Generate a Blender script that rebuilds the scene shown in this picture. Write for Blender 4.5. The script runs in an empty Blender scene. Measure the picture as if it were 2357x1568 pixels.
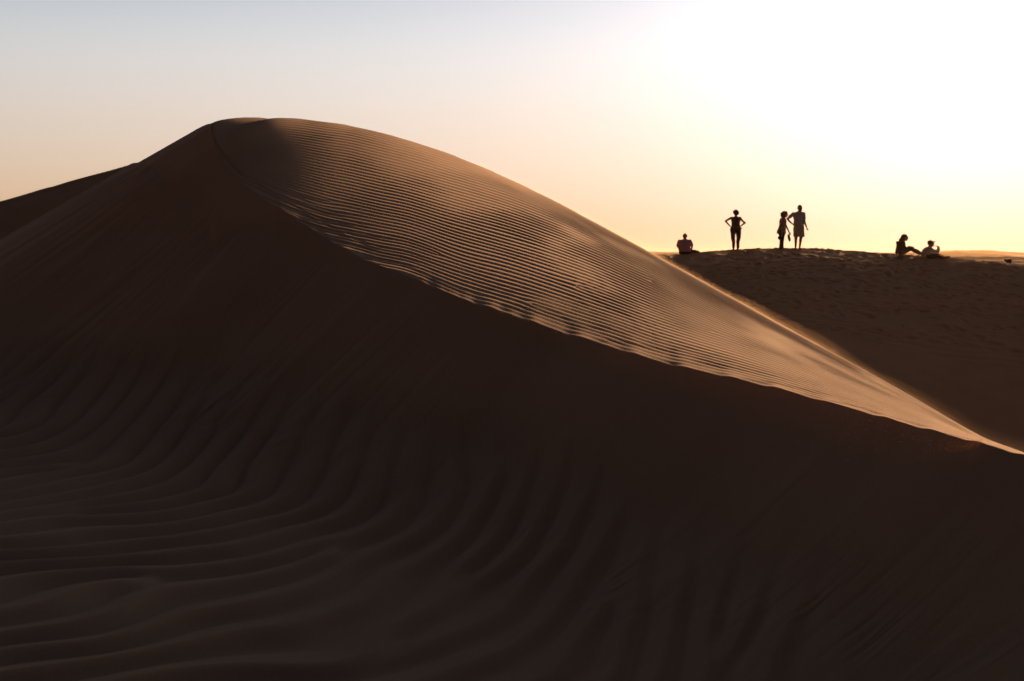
import bpy, bmesh, math, random
import numpy as np
from mathutils import Vector, Matrix

random.seed(7)
RNG = np.random.default_rng(11)
scene = bpy.context.scene
COL = scene.collection

# ----------------------------------------------------------------------------
# lens: 50 mm on a 36 mm sensor.  Sight lines measured on a 2357 px wide sheet.
# ----------------------------------------------------------------------------
W_, H_ = 2357.0, 1568.0
F_ = W_ * 50.0 / 36.0
HORIZON = 590.0
PITCH = math.atan((H_ / 2 - HORIZON) / F_)
CP, SP = math.cos(PITCH), math.sin(PITCH)
SUN_AZ, SUN_EL = math.radians(18.5), math.radians(10.4)


def sight(px, py):
    """azimuth (from +Y towards +X) and tangent of elevation of a sight line"""
    px = np.asarray(px, float); py = np.asarray(py, float)
    u = (px - W_ / 2) / F_; v = (H_ / 2 - py) / F_
    dx, dy, dz = u, CP + v * SP, -SP + v * CP
    return np.arctan2(dx, dy), dz / np.hypot(dx, dy)


# ----------------------------------------------------------------------------
# small numerical helpers
# ----------------------------------------------------------------------------
def pchip(x, y, q):
    x = np.asarray(x, float); y = np.asarray(y, float)
    h = np.diff(x); d = np.diff(y) / h
    m = np.zeros_like(y)
    m[0], m[-1] = d[0], d[-1]
    for i in range(1, len(x) - 1):
        if d[i - 1] * d[i] > 0:
            w1 = 2 * h[i] + h[i - 1]; w2 = h[i] + 2 * h[i - 1]
            m[i] = (w1 + w2) / (w1 / d[i - 1] + w2 / d[i])
    q = np.clip(q, x[0], x[-1])
    k = np.clip(np.searchsorted(x, q) - 1, 0, len(x) - 2)
    t = (q - x[k]) / h[k]
    return ((2 * t**3 - 3 * t**2 + 1) * y[k] + (t**3 - 2 * t**2 + t) * h[k] * m[k]
            + (-2 * t**3 + 3 * t**2) * y[k + 1] + (t**3 - t**2) * h[k] * m[k + 1])


_PERM = np.random.default_rng(5).permutation(4096)
_VAL = np.random.default_rng(6).uniform(-1, 1, 4096)


def _hash(i, j):
    return _VAL[_PERM[(i + _PERM[j & 4095]) & 4095]]


def noise2(x, y, seed=0):
    x = np.asarray(x, float) + seed * 17.31; y = np.asarray(y, float) - seed * 9.77
    xi = np.floor(x).astype(np.int64); yi = np.floor(y).astype(np.int64)
    fx = x - xi; fy = y - yi
    fx = fx * fx * fx * (fx * (fx * 6 - 15) + 10); fy = fy * fy * fy * (fy * (fy * 6 - 15) + 10)
    a = _hash(xi, yi); b = _hash(xi + 1, yi); c = _hash(xi, yi + 1); d = _hash(xi + 1, yi + 1)
    return (a + (b - a) * fx) * (1 - fy) + (c + (d - c) * fx) * fy


def fbm(x, y, seed=0, octaves=4, gain=0.5):
    s = 0.0; a = 1.0
    for o in range(octaves):
        s = s + a * noise2(x * 2**o, y * 2**o, seed + 3 * o); a *= gain
    return s


def smax(a, b, k):
    h = np.maximum(k - np.abs(a - b), 0) / k
    return np.maximum(a, b) + h * h * k * 0.25


def sstep(a, b, x):
    t = np.clip((x - a) / (b - a), 0, 1)
    return t * t * (3 - 2 * t)


def gsmooth(y, n):
    if n < 1: return y
    k = np.exp(-0.5 * (np.arange(-3 * n, 3 * n + 1) / n) ** 2); k /= k.sum()
    return np.convolve(np.pad(y, 3 * n, mode='edge'), k, mode='valid')


def ripple(ph, sharp=0.35):
    """ripple profile -1..1: broad stoss side, shorter lee side"""
    return np.sin(ph + sharp * np.sin(ph)) + 0.18 * np.cos(2 * ph)


# ----------------------------------------------------------------------------
# the lie of the land, seen from the tripod (polar: azimuth, range)
# ----------------------------------------------------------------------------
PI = math.pi
px_dense = np.concatenate([np.arange(-80.0, 478.0, 1.45), np.arange(478.0, 530.0, .8), np.arange(530.0, 2440.0, 1.45)])
phi_dense = sight(px_dense, np.full_like(px_dense, 800.0))[0]
left = phi_dense[0] - np.cumsum(np.geomspace(0.002, 0.09, 80)); left = left[left > -PI]
right = phi_dense[-1] + np.cumsum(np.geomspace(0.002, 0.09, 80)); right = right[right < PI]
PHI = np.concatenate([[-PI], left[::-1], phi_dense, right, [PI]])
NC = len(PHI)
DX = np.tan(np.clip(PHI, -1.2, 1.2)) * F_ + W_ / 2        # sheet column of each azimuth (rough)

# brink between the windward slope and the lee face: column, row, range
BRINK = [(150, None, 31.0, -0.4), (360, None, 25.0, 0.9), (462, 292, 20.9), (486, 284, 20.1), (492, 318, 19.3), (505, 350, 18.8),
         (524, 380, 18.35), (560, 424, 17.5), (610, 457, 16.9), (700, 517, 16.1), (770, 560, 15.4), (870, 612, 14.6),
         (960, 643, 14.0), (1060, 688, 13.3), (1180, 727, 12.7), (1300, 769, 12.2), (1400, 797, 11.7), (1500, 829, 11.25),
         (1600, 852, 10.85), (1700, 874, 10.5), (1800, 897, 10.2), (1900, 925, 9.85), (2000, 951, 9.5), (2100, 979, 9.2),
         (2200, 1005, 8.9), (2300, 1031, 8.65), (2400, 1062, 8.4), (2700, 1150, 7.8), (3200, 1240, 7.0)]
bphi, brr, btt = [-PI, -2.3, -1.57, -0.8, -0.45], [6.0, 14.0, 26.0, 38.0, 34.0], [-1.9 / 6, -1.8 / 14, -1.7 / 26, -1.4 / 38, -1.2 / 34]
for b in BRINK:
    if b[1] is None:
        ph = float(sight(b[0], 600)[0]); t = b[3] / b[2]
    else:
        ph, t = map(float, sight(b[0], b[1]))
    bphi.append(ph); brr.append(b[2]); btt.append(t)
bphi += [1.2, 2.2, PI]; brr += [6.4, 6.0, 6.0]; btt += [-1.6 / 6.4, -1.9 / 6, -1.9 / 6]
RC = pchip(bphi, brr, PHI); TC = pchip(bphi, btt, PHI)

# scallops of the brink where sand spills over
scal_w = sstep(820, 1150, DX) * sstep(-PI, 0, PHI)
scal_ph = (DX + 26 * noise2(DX / 170, 0 * DX, 4)) / 112.0
scal = 0.5 + 0.5 * np.sin(2 * PI * scal_ph + 0.7 * np.sin(2 * PI * scal_ph))
SCAL = (scal_w * (scal - 0.5) * 0.0013 * sstep(2600, 2400, DX) + 0.0005 * noise2(DX / 21, 0 * DX, 9) * sstep(480, 560, DX) * sstep(1500, 800, DX)) * RC

# skyline of the windward slope: column, row, width of the slope in metres
SKY = [(-200, None, 2.0), (440, None, 2.0), (486, 283, 2.0), (494, 279.5, 2.2), (506, 276, 2.5), (525, 273.8, 3.2), (560, 272, 3.8), (620, 270.5, 4.4), (700, 275, 5.3), (760, 282, 6.3), (800, 288.5, 7.2),
       (930, 320, 9.6), (1050, 361, 11.4), (1180, 416, 12.0), (1300, 476, 12.2), (1400, 530, 11.2), (1500, 584, 10.0),
       (1600, 639, 9.0), (1700, 694, 8.0), (1800, 749, 7.0), (1900, 804, 6.0), (2000, 859, 5.0), (2100, 914, 4.0), (2160, 949, 3.4), (2220, 985, 2.8),
       (2270, 1012, 2.4), (2320, 1030, 2.1), (2400, 1055, 2.0), (2700, 1140, 1.8), (3200, 1236, 1.6)]
sphi, stt, sww = [-PI, -1.0], [None, None], [1.0, 1.0]
for c, y, w in SKY:
    if y is None:
        sphi.append(float(sight(c, 600)[0])); stt.append(None)
    else:
        a, t = sight(c, y); sphi.append(float(a)); stt.append(float(t))
    sww.append(w)
sphi += [1.2, PI]; stt += [None, None]; sww += [1.6, 1.6]
for i in range(len(sphi)):
    if stt[i] is None:
        stt[i] = float(np.interp(sphi[i], PHI, TC)) + 0.0008
TS = pchip(sphi, stt, PHI); WW = pchip(sphi, sww, PHI)
msk = (DX > 560) & (DX < 2400)
TS = TS + sstep(480, 510, DX) * sstep(2450, 2400, DX) * (gsmooth(TS, 7) - TS); TS = TS + sstep(590, 760, DX) * msk * (gsmooth(TS, 26) - TS); TC = TC + sstep(800, 950, DX) * sstep(2450, 2350, DX) * (gsmooth(TC, 22) - TC); ZC = TC * RC; WW = gsmooth(WW, 14)
TS = np.maximum(TS, TC + 0.0006)
RS = RC + WW
ZC = TC * RC
CX, CY = np.sin(PHI) * RC, np.cos(PHI) * RC

# crest of the dunes behind (the people stand on it)
FAR = [(-900, 600), (-400, 545), (-150, 503), (0, 465), (110, 435), (240, 402), (325, 378), (450, 350), (650, 340), (850, 375), (1050, 440),
       (1250, 520), (1400, 572), (1516, 586.5), (1560, 586), (1607, 581), (1643, 577.6), (1689, 575.6), (1734, 572.8), (1807, 571.6),
       (1880, 572.8), (1927, 575.6), (1989, 579.5), (2051, 585.3), (2114, 589), (2176, 593), (2239, 599), (2301, 604.6), (2357, 611.3),
       (2600, 640), (3200, 690)]
fphi = [-PI, -1.2]; ftt = [-0.04, -0.02]
for c, y in FAR:
    a, t = sight(c, y); fphi.append(float(a)); ftt.append(float(t))
fphi += [1.1, PI]; ftt += [-0.035, -0.04]
TP = gsmooth(pchip(fphi, ftt, PHI), 9)
_fr = [(-2000, 58.0), (-100, 53.0), (500, 54.0), (900, 55.0), (1300, 57.0), (1600, 58.0), (2400, 58.0), (3200, 60.0)]
RP = gsmooth(pchip([-PI] + [float(sight(a, 600)[0]) for a, b in _fr] + [PI], [46.0] + [b for a, b in _fr] + [60.0], PHI), 9)
ZP = TP * RP

KREP = 0.60          # tangent of the angle of repose
cs = np.where((PHI > -0.55) & (PHI < 0.95))[0][::10]
CSX, CSY, CSZ = CX[cs], CY[cs], ZC[cs]
CARC = np.concatenate([[0], np.cumsum(np.hypot(np.diff(CSX), np.diff(CSY)))])


def lee_face(X, Y):
    """sand resting at the angle of repose below the brink; also a coordinate that is constant along each fall line"""
    best = np.full(X.shape, -1e9); arc = np.zeros(X.shape); ang = np.zeros(X.shape)
    for i in range(len(cs) - 1):
        ex, ey = CSX[i + 1] - CSX[i], CSY[i + 1] - CSY[i]
        ln = math.hypot(ex, ey); ex /= ln; ey /= ln
        g = float(np.clip((CSZ[i + 1] - CSZ[i]) / ln, -.56, .56))
        rx, ry = X - CSX[i], Y - CSY[i]
        along = rx * ex + ry * ey; perp = np.abs(rx * ey - ry * ex)
        tau = np.clip(along + perp * g / math.sqrt(KREP**2 - g * g), 0, ln)
        z = CSZ[i] + g * tau - KREP * np.sqrt(perp**2 + (along - tau)**2)
        m = z > best
        best[m] = z[m]; arc[m] = CARC[i] + tau[m]
        ang[m] = np.arctan2(ry[m] - ey * tau[m], rx[m] - ex * tau[m])
    ang = np.where(ang > 0.5 * PI, ang - 2 * PI, ang)
    return best, arc + 1.6 * ang


DEFECTS = [(-2.1, 8.0, 1), (-0.6, 7.4, -1), (0.6, 8.3, 1), (-1.2, 9.2, 1), (-3.0, 9.6, -1), (-0.3, 8.8, -1), (1.1, 7.4, -1), (-3.6, 11.5, 1)]


def apron_phase(X, Y):
    al, be, K = 0.25, 0.35, 7.9
    wx = X + 0.10 * fbm(X * 0.8, Y * 0.8, 21, 2); wy = Y + 0.28 * fbm(X * 0.7 + 5, Y * 0.7, 23, 2)
    C = np.exp(al * np.clip(wx, -14, 6)) / al + K / be * np.exp(-be * np.clip(wy, 0, 40))
    ph = 2 * PI * np.log(C) / (0.21 * 0.32); calm = 1.0
    for dx, dy, s in DEFECTS:
        ph = ph + s * np.arctan2((Y - dy) * 0.45, X - dx)
        calm = calm * (1 - np.exp(-(((Y - dy) * .45)**2 + (X - dx)**2) / 0.006))
    return ph, calm


def apron_height(X, Y):
    lin = 0.04 * (np.minimum(Y, 26) - 8) - np.where(X < 0, 0.12, 0.03) * X
    return -2.12 + 0.80 * np.tanh(lin / 0.8) + 0.05 * fbm(X * 0.35, Y * 0.35, 31, 2)


def near_side(PH, R):
    X, Y = np.sin(PH) * R, np.cos(PH) * R
    S, q = lee_face(X, Y)
    A = apron_height(X, Y)
    z = smax(S, A, 0.55)
    dz = np.clip(A - S, -3, 3)
    # tongues of slumped sand and fall-line streaks on the lee face
    drop = np.clip(np.interp(PH, PHI, RC) - R, 0, 30)
    onface = sstep(0.35, -0.25, dz)
    st = (0.019 * fbm(q * 1.1, drop * 0.06, 41, 3) + 0.010 * noise2(q * 7, drop * 0.15, 45) + 0.004 * noise2(q * 19, drop * 0.25, 46))
    left_w = sstep(1200, 500, np.interp(PH, PHI, DX))
    calm_q = 1.0
    if q.ndim == 2:                                   # fall lines from two stretches of brink meet: calm the streaks there
        j1 = np.zeros(q.shape); j1[:, 1:] = np.abs(np.diff(q, axis=1)) > .06; j1[1:] += np.abs(np.diff(q, axis=0)) > .35
        for ax, wd in ((1, 9), (0, 9), (1, 9), (0, 9)):
            c1 = np.cumsum(np.pad(j1, [(wd + 1, wd) if k == ax else (0, 0) for k in (0, 1)]), axis=ax)
            j1 = (np.take(c1, np.arange(2 * wd + 1, c1.shape[ax]), ax) - np.take(c1, np.arange(0, c1.shape[ax] - 2 * wd - 1), ax)) / (2 * wd + 1)
        calm_q = 1 - np.clip(j1 * 30, 0, 1); st = st * calm_q
    z = z + st * (0.45 + 1.5 * left_w) * sstep(0.0, 0.8, drop) * onface
    # wind ripples on the apron at the foot
    edge = dz + 0.22 * fbm(X * 1.1, Y * 0.6, 51, 3)
    on = sstep(-0.85, 0.05, edge) * sstep(2.1, 0.9, X)
    ph, calm = apron_phase(X, Y)
    am = 0.034 * calm * (0.92 + 0.22 * fbm(X * 0.5, Y * 0.5, 61, 2)) * on * (1 - 0.6 * sstep(16, 24, R))
    z = z + am * ripple(ph, -0.45)
    wisps = 0.0035 * calm_q * noise2(q * 34, drop * 1.2, 71) * np.exp(-((edge + 0.12) / 0.20) ** 2)
    return z + wisps


GROOVE = 2.2
hl_ = pchip([0, 505, 560, 700, 870, 950, 3000], [-0.09, -0.07, 0.0, 0.16, 0.36, 0.40, 0.40], DX)
hr_ = pchip([0, 870, 1350, 1900, 2300, 3000], [-0.02, 0.0, 0.15, 0.25, 0.29, 0.30], DX)


# The windward slope is swept from the brink along the wind, each line a gentle arch that just touches the skyline
WIND = math.radians(13.0)
EX, EY = math.sin(WIND), math.cos(WIND)
mj = np.where((PHI > -0.60) & (PHI < 1.05))[0]
BP = CX[mj] * EY - CY[mj] * EX                        # position of each brink point across the wind
BA = CX[mj] * EX + CY[mj] * EY                        # and along it
BP = np.maximum.accumulate(BP + np.arange(len(mj)) * 1e-7)
TAU = gsmooth(pchip([0, 478, 486, 500, 520, 560, 620, 700, 870, 1060, 1300, 1500, 1800, 2000, 2200, 2400, 3000], [1.0, 1.0, 1.4, 2.4, 3.8, 6.4, 9.6, 12.0, 13, 11.9, 10, 8.6, 6, 4.3, 2.4, 1.6, 1.5], DX[mj]), 5)


def sky_limit(tau):
    xx, yy = CX[mj] + EX * tau, CY[mj] + EY * tau
    return np.interp(np.arctan2(xx, yy), PHI, TSX) * np.hypot(xx, yy)


TSX = gsmooth(np.where(DX < 486, np.interp(486, DX[200:-200], TS[200:-200]), TS), 8)
ZB = ZC[mj]
L0 = sky_limit(TAU); L1 = (sky_limit(TAU + .3) - sky_limit(TAU - .3)) / .6
CB = 2 * (L0 - ZB - L1 * TAU) / TAU**2
MB = L1 + CB * TAU
left_of = sstep(495, 482, DX[mj])
CB = np.clip(CB, .008, .12); CB = CB * (1 - left_of) + .02 * left_of
MB = np.clip(MB, -.2, .45) * (1 - left_of) - .10 * left_of
CB = gsmooth(CB, 9); MB = gsmooth(MB, 9)


LIFT = np.zeros(NC); WFIT = np.ones(NC)


def windward(ci, D):
    """height of the windward slope D metres beyond the brink along sight column ci"""
    R = RC[ci] + D; X, Y = np.sin(PHI[ci]) * R, np.cos(PHI[ci]) * R
    p = X * EY - Y * EX; a = X * EX + Y * EY
    t_ = np.maximum(a - np.interp(p, BP, BA), 0)
    m = np.interp(p, BP, MB); cv = np.interp(p, BP, CB); z0 = np.interp(p, BP, ZB)
    t1 = np.minimum(t_, (m + 0.28) / cv)
    z = z0 + m * t1 - 0.5 * cv * t1**2 - 0.28 * (t_ - t1)
    z = z + R * LIFT[ci] * sstep(0.02, 0.9, D / WFIT[ci])
    side = sstep(0.75, 0.95, PHI[ci]) + sstep(-0.42, -0.55, PHI[ci])
    return z * (1 - side) + side * (ZC[ci] - 0.02 * D - 0.006 * np.minimum(D, 20)**2)


dd_ = np.linspace(0, 19, 240)
tt_ = np.stack([windward(np.arange(NC), np.full(NC, d)) / (RC + d) for d in dd_])
WW = np.clip(gsmooth(dd_[tt_.argmax(0)], 22), 1.3, 17.0)
WFIT = gsmooth(WW, 90)
for it in range(3):                                   # a last slow swell of a few centimetres sets the skyline right
    LIFT = LIFT + gsmooth(np.where((DX > 488) & (DX < 2430) & (np.abs(PHI) < .6), TS - tt_.max(0), 0), 30)
    tt_ = np.stack([windward(np.arange(NC), np.full(NC, d)) / (RC + d) for d in dd_])
_err = (tt_.max(0) - TS) * F_
TMAX = tt_.max(0)


def windward_ripples(ci, D):
    w = WW[ci]
    PH = PHI[ci]; R = RC[ci] + D
    f = np.clip((windward(ci, D) / R - TC[ci]) / np.maximum(TMAX[ci] - TC[ci], 1e-4), 0, 1)
    s = np.where(D < w, 0.75 * f + 0.25 * (1 - (1 - f)**0.62), 1 + (D - w) / w)
    s = 0.85 * s + 0.15 * D / w
    X, Y = np.sin(PH) * R, np.cos(PH) * R
    c = DX[ci]
    n = 33.0; calm = 1.0
    warp = 0.22 * fbm(c / 340.0, s * 5.0, 81, 2) + 0.10 * noise2(c / 90.0, s * 16, 84)
    ph = 2 * PI * (n * (s - hl_[ci] * (1 - 1.05 * np.clip(s, 0, 1)) - hr_[ci] * (0.1 + 1.9 * np.clip(s, 0, 1) * (1 - .62 * np.clip(s, 0, 1)))) + warp)
    for dc, ds, sg in [(760, .3, -1), (840, .1, 1), (1010, .22, -1), (1220, .12, 1), (1330, .35, 1), (1500, .65, 1), (1640, .42, -1)]:
        ph = ph + sg * np.arctan2((s - ds) * n * 0.35, (c - dc) / 55.0)
    lam = np.clip(np.gradient(D, axis=0) / np.maximum(np.gradient(s, axis=0), 1e-4), 0.3 * w, 2.2 * w) / n
    am = 0.0155 * lam * calm * (1.0 + 0.25 * fbm(c / 150, s * 7, 91, 3))
    am = am * (0.45 + 0.55 * sstep(0.0, 0.10, s)) * sstep(488, 540, c)
    big = sstep(1150, 640, c) * sstep(0.42, 0.05, s)
    z = am * (1 + 0.7 * big) * ripple(ph, 0.5)
    # soft lens-shaped swells just above the brink
    z = z + 0.004 * big * ripple(ph * 0.37 + 2.5 * noise2(c / 120, s * 4, 95), 0.6)
    z = z + 0.0012 * sstep(0.22, 0.02, s) * sstep(760, 900, c) * ripple(2 * PI * (s * 8 - c / 190 + 0.5 * noise2(c / 90, s * 3, 97)), 0.5)
    return z * sstep(3.0, 1.6, s)


# footprints trodden across the far dune
NFP = 900
fp = []
for k in range(60):                                    # walked lines
    a0 = RNG.uniform(1480, 2500); d0 = RNG.uniform(0.5, 13.5); ang = RNG.uniform(-0.35, 0.35) + (PI if RNG.random() < .5 else 0)
    r0 = 58 - d0; x0 = math.tan(float(sight(a0, 600)[0])) * r0; y0 = r0
    for j in range(RNG.integers(6, 26)):
        ang += RNG.normal(0, .06)
        x0 += 0.62 * math.cos(ang); y0 += 0.62 * math.sin(ang)
        side = 0.11 * (1 if j % 2 else -1)
        fp.append((x0 - side * math.sin(ang), y0 + side * math.cos(ang), ang, RNG.uniform(.75, 1.25)))
for k in range(700):                                   # churned sand
    a0 = RNG.uniform(1480, 2400); d0 = abs(RNG.normal(0, 6.0)) + .3
    if d0 > 14: continue
    r0 = 58 - d0
    fp.append((math.tan(float(sight(a0, 600)[0])) * r0, r0, RNG.uniform(0, 2 * PI), RNG.uniform(.7, 1.5)))
for j in range(9):                                     # prints going down the right end
    fp.append((14.6 + .45 * j, 46.5 - .55 * j, -0.9 + RNG.normal(0, .1), 1.5))
for j in range(12):
    fp.append((8.0 + RNG.normal(0, .5), 45.2 + RNG.normal(0, .35), RNG.uniform(0, 6), 1.5))


def far_side(ci, R):
    """bowl, the dune crest behind it and its far side"""
    zp, rp = ZP[ci], RP[ci]
    PH = PHI[ci]; X, Y = np.sin(PH) * R, np.cos(PH) * R
    wr = sstep(1000, 1450, DX[ci])
    d = rp - R
    dd = np.maximum(d, 0)
    k = 14.0 + 1.2 * noise2(PH * 9, 0 * PH, 101)
    ease = dd - k
    steep = 0.26 * (np.sqrt(ease**2 + 2.2) + ease) * 0.5
    drop_r = (0.14 + .04 * sstep(1850, 2300, DX[ci])) * dd + 0.0075 * np.minimum(dd, 8)**2 + 0.12 * np.maximum(dd - 8, 0) + steep
    drop_l = 0.10 * dd + 0.012 * np.minimum(dd, 9)**2 + 0.20 * np.maximum(dd - 9, 0)
    b = np.maximum(-d, 0)
    z = zp - np.where(d > 0, wr * drop_r + (1 - wr) * drop_l, 0.02 * b + 0.006 * np.minimum(b, 22)**2 + 0.26 * np.maximum(b - 22, 0))
    z = smax(z, -5.6 + 0.25 * fbm(X * .12, Y * .12, 103, 2), 1.6)
    z = np.where(R > rp + 24, smax(z, np.full_like(z, -9.0), 2.0), z)
    und = sstep(0, 3, dd) * sstep(-3, 1, d) + (d <= 0)
    z = z + 0.022 * wr * fbm(X * .33, Y * .33, 105, 3) * sstep(0.0, 4, dd) * sstep(16, 11, dd)
    z = z + wr * 0.007 * fbm(X * 1.3, Y * 1.3, 107, 3) * sstep(-1, .5, d) * sstep(14, 9, dd)
    # ripples: fine below the trodden band, broad on the left-hand dune
    phr = 2 * PI * (Y * 1.9 + X * 0.35 + 0.5 * fbm(X * .4, Y * .4, 109, 2))
    z = z + wr * 0.010 * ripple(phr) * sstep(8, 12, dd) * sstep(34, 20, dd)
    phl = 2 * PI * ((d * 1.0 + X * .28) * 1.15 + .55 * fbm(X * .35, Y * .35, 111, 3))
    z = z + (1 - wr) * 0.15 * ripple(phl, .6) * (0.7 + .5 * noise2(X * .4, Y * .4, 113)) * sstep(-.3, 1.0, d)
    return z


def stamp(Xg, Yg, Z):
    """press the footprints into a far-dune grid (rows: range, columns: azimuth)"""
    R = np.hypot(Xg[:, NC // 2], Yg[:, NC // 2])
    for x, y, a, s in fp:
        r = math.hypot(x, y); ph = math.atan2(x, y)
        i0 = np.searchsorted(R, r - .6); i1 = np.searchsorted(R, r + .6)
        j0 = np.searchsorted(PHI, ph - .6 / r); j1 = np.searchsorted(PHI, ph + .6 / r)
        if i1 <= i0 or j1 <= j0: continue
        dx = Xg[i0:i1, j0:j1] - x; dy = Yg[i0:i1, j0:j1] - y
        u = (dx * math.cos(a) + dy * math.sin(a)) / (.17 * s); v = (-dx * math.sin(a) + dy * math.cos(a)) / (.085 * s)
        q = u * u + v * v
        Z[i0:i1, j0:j1] += s * (-0.040 * np.exp(-q) + 0.012 * np.exp(-(np.sqrt(q) - 1.6)**2 / .25))


# ----------------------------------------------------------------------------
# materials
# ----------------------------------------------------------------------------
def new_mat(name):
    m = bpy.data.materials.new(name); m.use_nodes = True
    return m, m.node_tree.nodes, m.node_tree.links


def sand_material(name, colour, grain=0.0012, scale=420.0):
    m, N, L = new_mat(name)
    b = N['Principled BSDF']; b.inputs['Roughness'].default_value = 0.95; b.inputs['Specular IOR Level'].default_value = 0.12
    tc = N.new('ShaderNodeTexCoord')
    n1 = N.new('ShaderNodeTexNoise'); n1.inputs['Scale'].default_value = 0.9; n1.inputs['Detail'].default_value = 6
    n2 = N.new('ShaderNodeTexNoise'); n2.inputs['Scale'].default_value = 60; n2.inputs['Detail'].default_value = 4
    L.new(tc.outputs['Object'], n1.inputs['Vector']); L.new(tc.outputs['Object'], n2.inputs['Vector'])
    r = N.new('ShaderNodeValToRGB')
    c = np.array(colour)
    r.color_ramp.elements[0].position = .3; r.color_ramp.elements[0].color = (*(c * .88), 1)
    r.color_ramp.elements[1].position = .7; r.color_ramp.elements[1].color = (*(c * 1.10), 1)
    mx = N.new('ShaderNodeMix'); mx.data_type = 'FLOAT'; mx.inputs[0].default_value = .45
    L.new(n1.outputs['Fac'], mx.inputs[2]); L.new(n2.outputs['Fac'], mx.inputs[3])
    L.new(mx.outputs[0], r.inputs['Fac']); L.new(r.outputs['Color'], b.inputs['Base Color'])
    n3 = N.new('ShaderNodeTexNoise'); n3.inputs['Scale'].default_value = scale; n3.inputs['Detail'].default_value = 3
    L.new(tc.outputs['Object'], n3.inputs['Vector'])
    bp = N.new('ShaderNodeBump'); bp.inputs['Strength'].default_value = .5; bp.inputs['Distance'].default_value = grain
    L.new(n3.outputs['Fac'], bp.inputs['Height']); L.new(bp.outputs['Normal'], b.inputs['Normal'])
    return m


SAND = sand_material('rippled_sand', (0.42, 0.285, 0.20))
SAND_FAR = sand_material('trodden_sand', (0.42, 0.285, 0.20), 0.004, 90)


def plain(name, colour, rough=.8, var=.12, scale=30):
    m, N, L = new_mat(name)
    b = N['Principled BSDF']; b.inputs['Roughness'].default_value = rough; b.inputs['Specular IOR Level'].default_value = .25
    tc = N.new('ShaderNodeTexCoord'); n = N.new('ShaderNodeTexNoise'); n.inputs['Scale'].default_value = scale; n.inputs['Detail'].default_value = 4
    L.new(tc.outputs['Object'], n.inputs['Vector'])
    r = N.new('ShaderNodeValToRGB'); c = np.array(colour)
    r.color_ramp.elements[0].position = .35; r.color_ramp.elements[0].color = (*(c * (1 - var)), 1)
    r.color_ramp.elements[1].position = .65; r.color_ramp.elements[1].color = (*np.minimum(c * (1 + var), 1), 1)
    L.new(n.outputs['Fac'], r.inputs['Fac']); L.new(r.outputs['Color'], b.inputs['Base Color'])
    return m


# ----------------------------------------------------------------------------
# mesh helpers
# ----------------------------------------------------------------------------
def grid_mesh(name, V, mat, kind='structure'):
    nr, nc = V.shape[:2]
    me = bpy.data.meshes.new(name)
    me.vertices.add(nr * nc); me.vertices.foreach_set('co', V.reshape(-1).astype(np.float32))
    i = np.arange((nr - 1) * (nc - 1)); r = i // (nc - 1); c = i % (nc - 1)
    a = r * nc + c
    q = np.stack([a, a + 1, a + nc + 1, a + nc], 1).astype(np.int32)
    me.loops.add(q.size); me.loops.foreach_set('vertex_index', q.reshape(-1))
    me.polygons.add(len(q)); me.polygons.foreach_set('loop_start', np.arange(0, q.size, 4, dtype=np.int32))
    me.polygons.foreach_set('use_smooth', np.ones(len(q), bool))
    me.update(calc_edges=True)
    me.materials.append(mat)
    o = bpy.data.objects.new(name, me); COL.objects.link(o)
    if kind: o['kind'] = kind
    return o


def cartesian(R, Z):
    PHm = np.broadcast_to(PHI, R.shape)
    return np.stack([np.sin(PHm) * R, np.cos(PHm) * R, Z], -1)


ci_row = np.arange(NC)

# ---- the big dune: apron, lee face, brink, windward slope ----
NN = 780
# rows are spread evenly over what the slope shows, denser on the steep lee face
jj = np.unique(np.concatenate([np.arange(0, NC, 8), [NC - 1]]))
R_try = 1.0 / ((1 / 3.2) + (1 / RC[None, jj] - 1 / 3.2) * np.linspace(0, 1, 240)[:, None])
S_try, _q = lee_face(np.sin(PHI[jj])[None, :] * R_try, np.cos(PHI[jj])[None, :] * R_try)
Z_try = smax(S_try, apron_height(np.sin(PHI[jj])[None, :] * R_try, np.cos(PHI[jj])[None, :] * R_try), .55)
step = np.abs(np.diff(Z_try / R_try, axis=0)) + 0.25 * np.abs(np.diff(1 / R_try, axis=0)) + 0.0008 * np.diff(R_try, axis=0)
step = step * np.where(Z_try[1:] / R_try[1:] < -0.36, .3, 1.0)
cum = np.concatenate([np.zeros((1, len(jj))), np.cumsum(step, 0)]); cum /= cum[-1]
R_rows = np.empty((NN, len(jj)))
for k in range(len(jj)): R_rows[:, k] = np.interp(np.linspace(0, 1, NN), cum[:, k], R_try[:, k])
for k in range(NN): R_rows[k] = np.interp(np.arange(len(jj)), np.arange(len(jj)), gsmooth(R_rows[k], 14))
R_near = np.stack([np.interp(PHI, PHI[jj], R_rows[k]) for k in range(NN)])
RCS = gsmooth(RC, 45)
R_near = R_near[0] + (R_near - R_near[0]) * ((RCS - R_near[0]) / (R_near[-1] - R_near[0]))
R_near = R_near + (RC - RCS)[None, :] * np.exp(-(RCS[None, :] - R_near) / 2.2)
R_near[-1] = RC
R_near = np.concatenate([np.linspace(0.02, .97, 9)[:, None] * R_near[0][None, :], R_near])
PHg = np.broadcast_to(PHI, R_near.shape)
Z_near = near_side(PHg, R_near)
CIn = np.broadcast_to(ci_row, R_near.shape)
NS = 430
s_in = np.concatenate([np.linspace(0, 1.3, NS), np.linspace(1.3, 1.34, 3)[1:]])
D = s_in[:, None] * WW[None, :]
CIw = np.broadcast_to(ci_row, D.shape)
R_w = RC[None, :] + D
R_END = np.maximum(RC + 1.35 * WW + 1, 36.0 + 10.0 * sstep(600, 800, DX))
tail = np.linspace(0, 1, 110)[1:, None]
R_tail = R_w[-1][None, :] + (R_END - R_w[-1])[None, :] * tail + tail * 0.05
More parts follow.
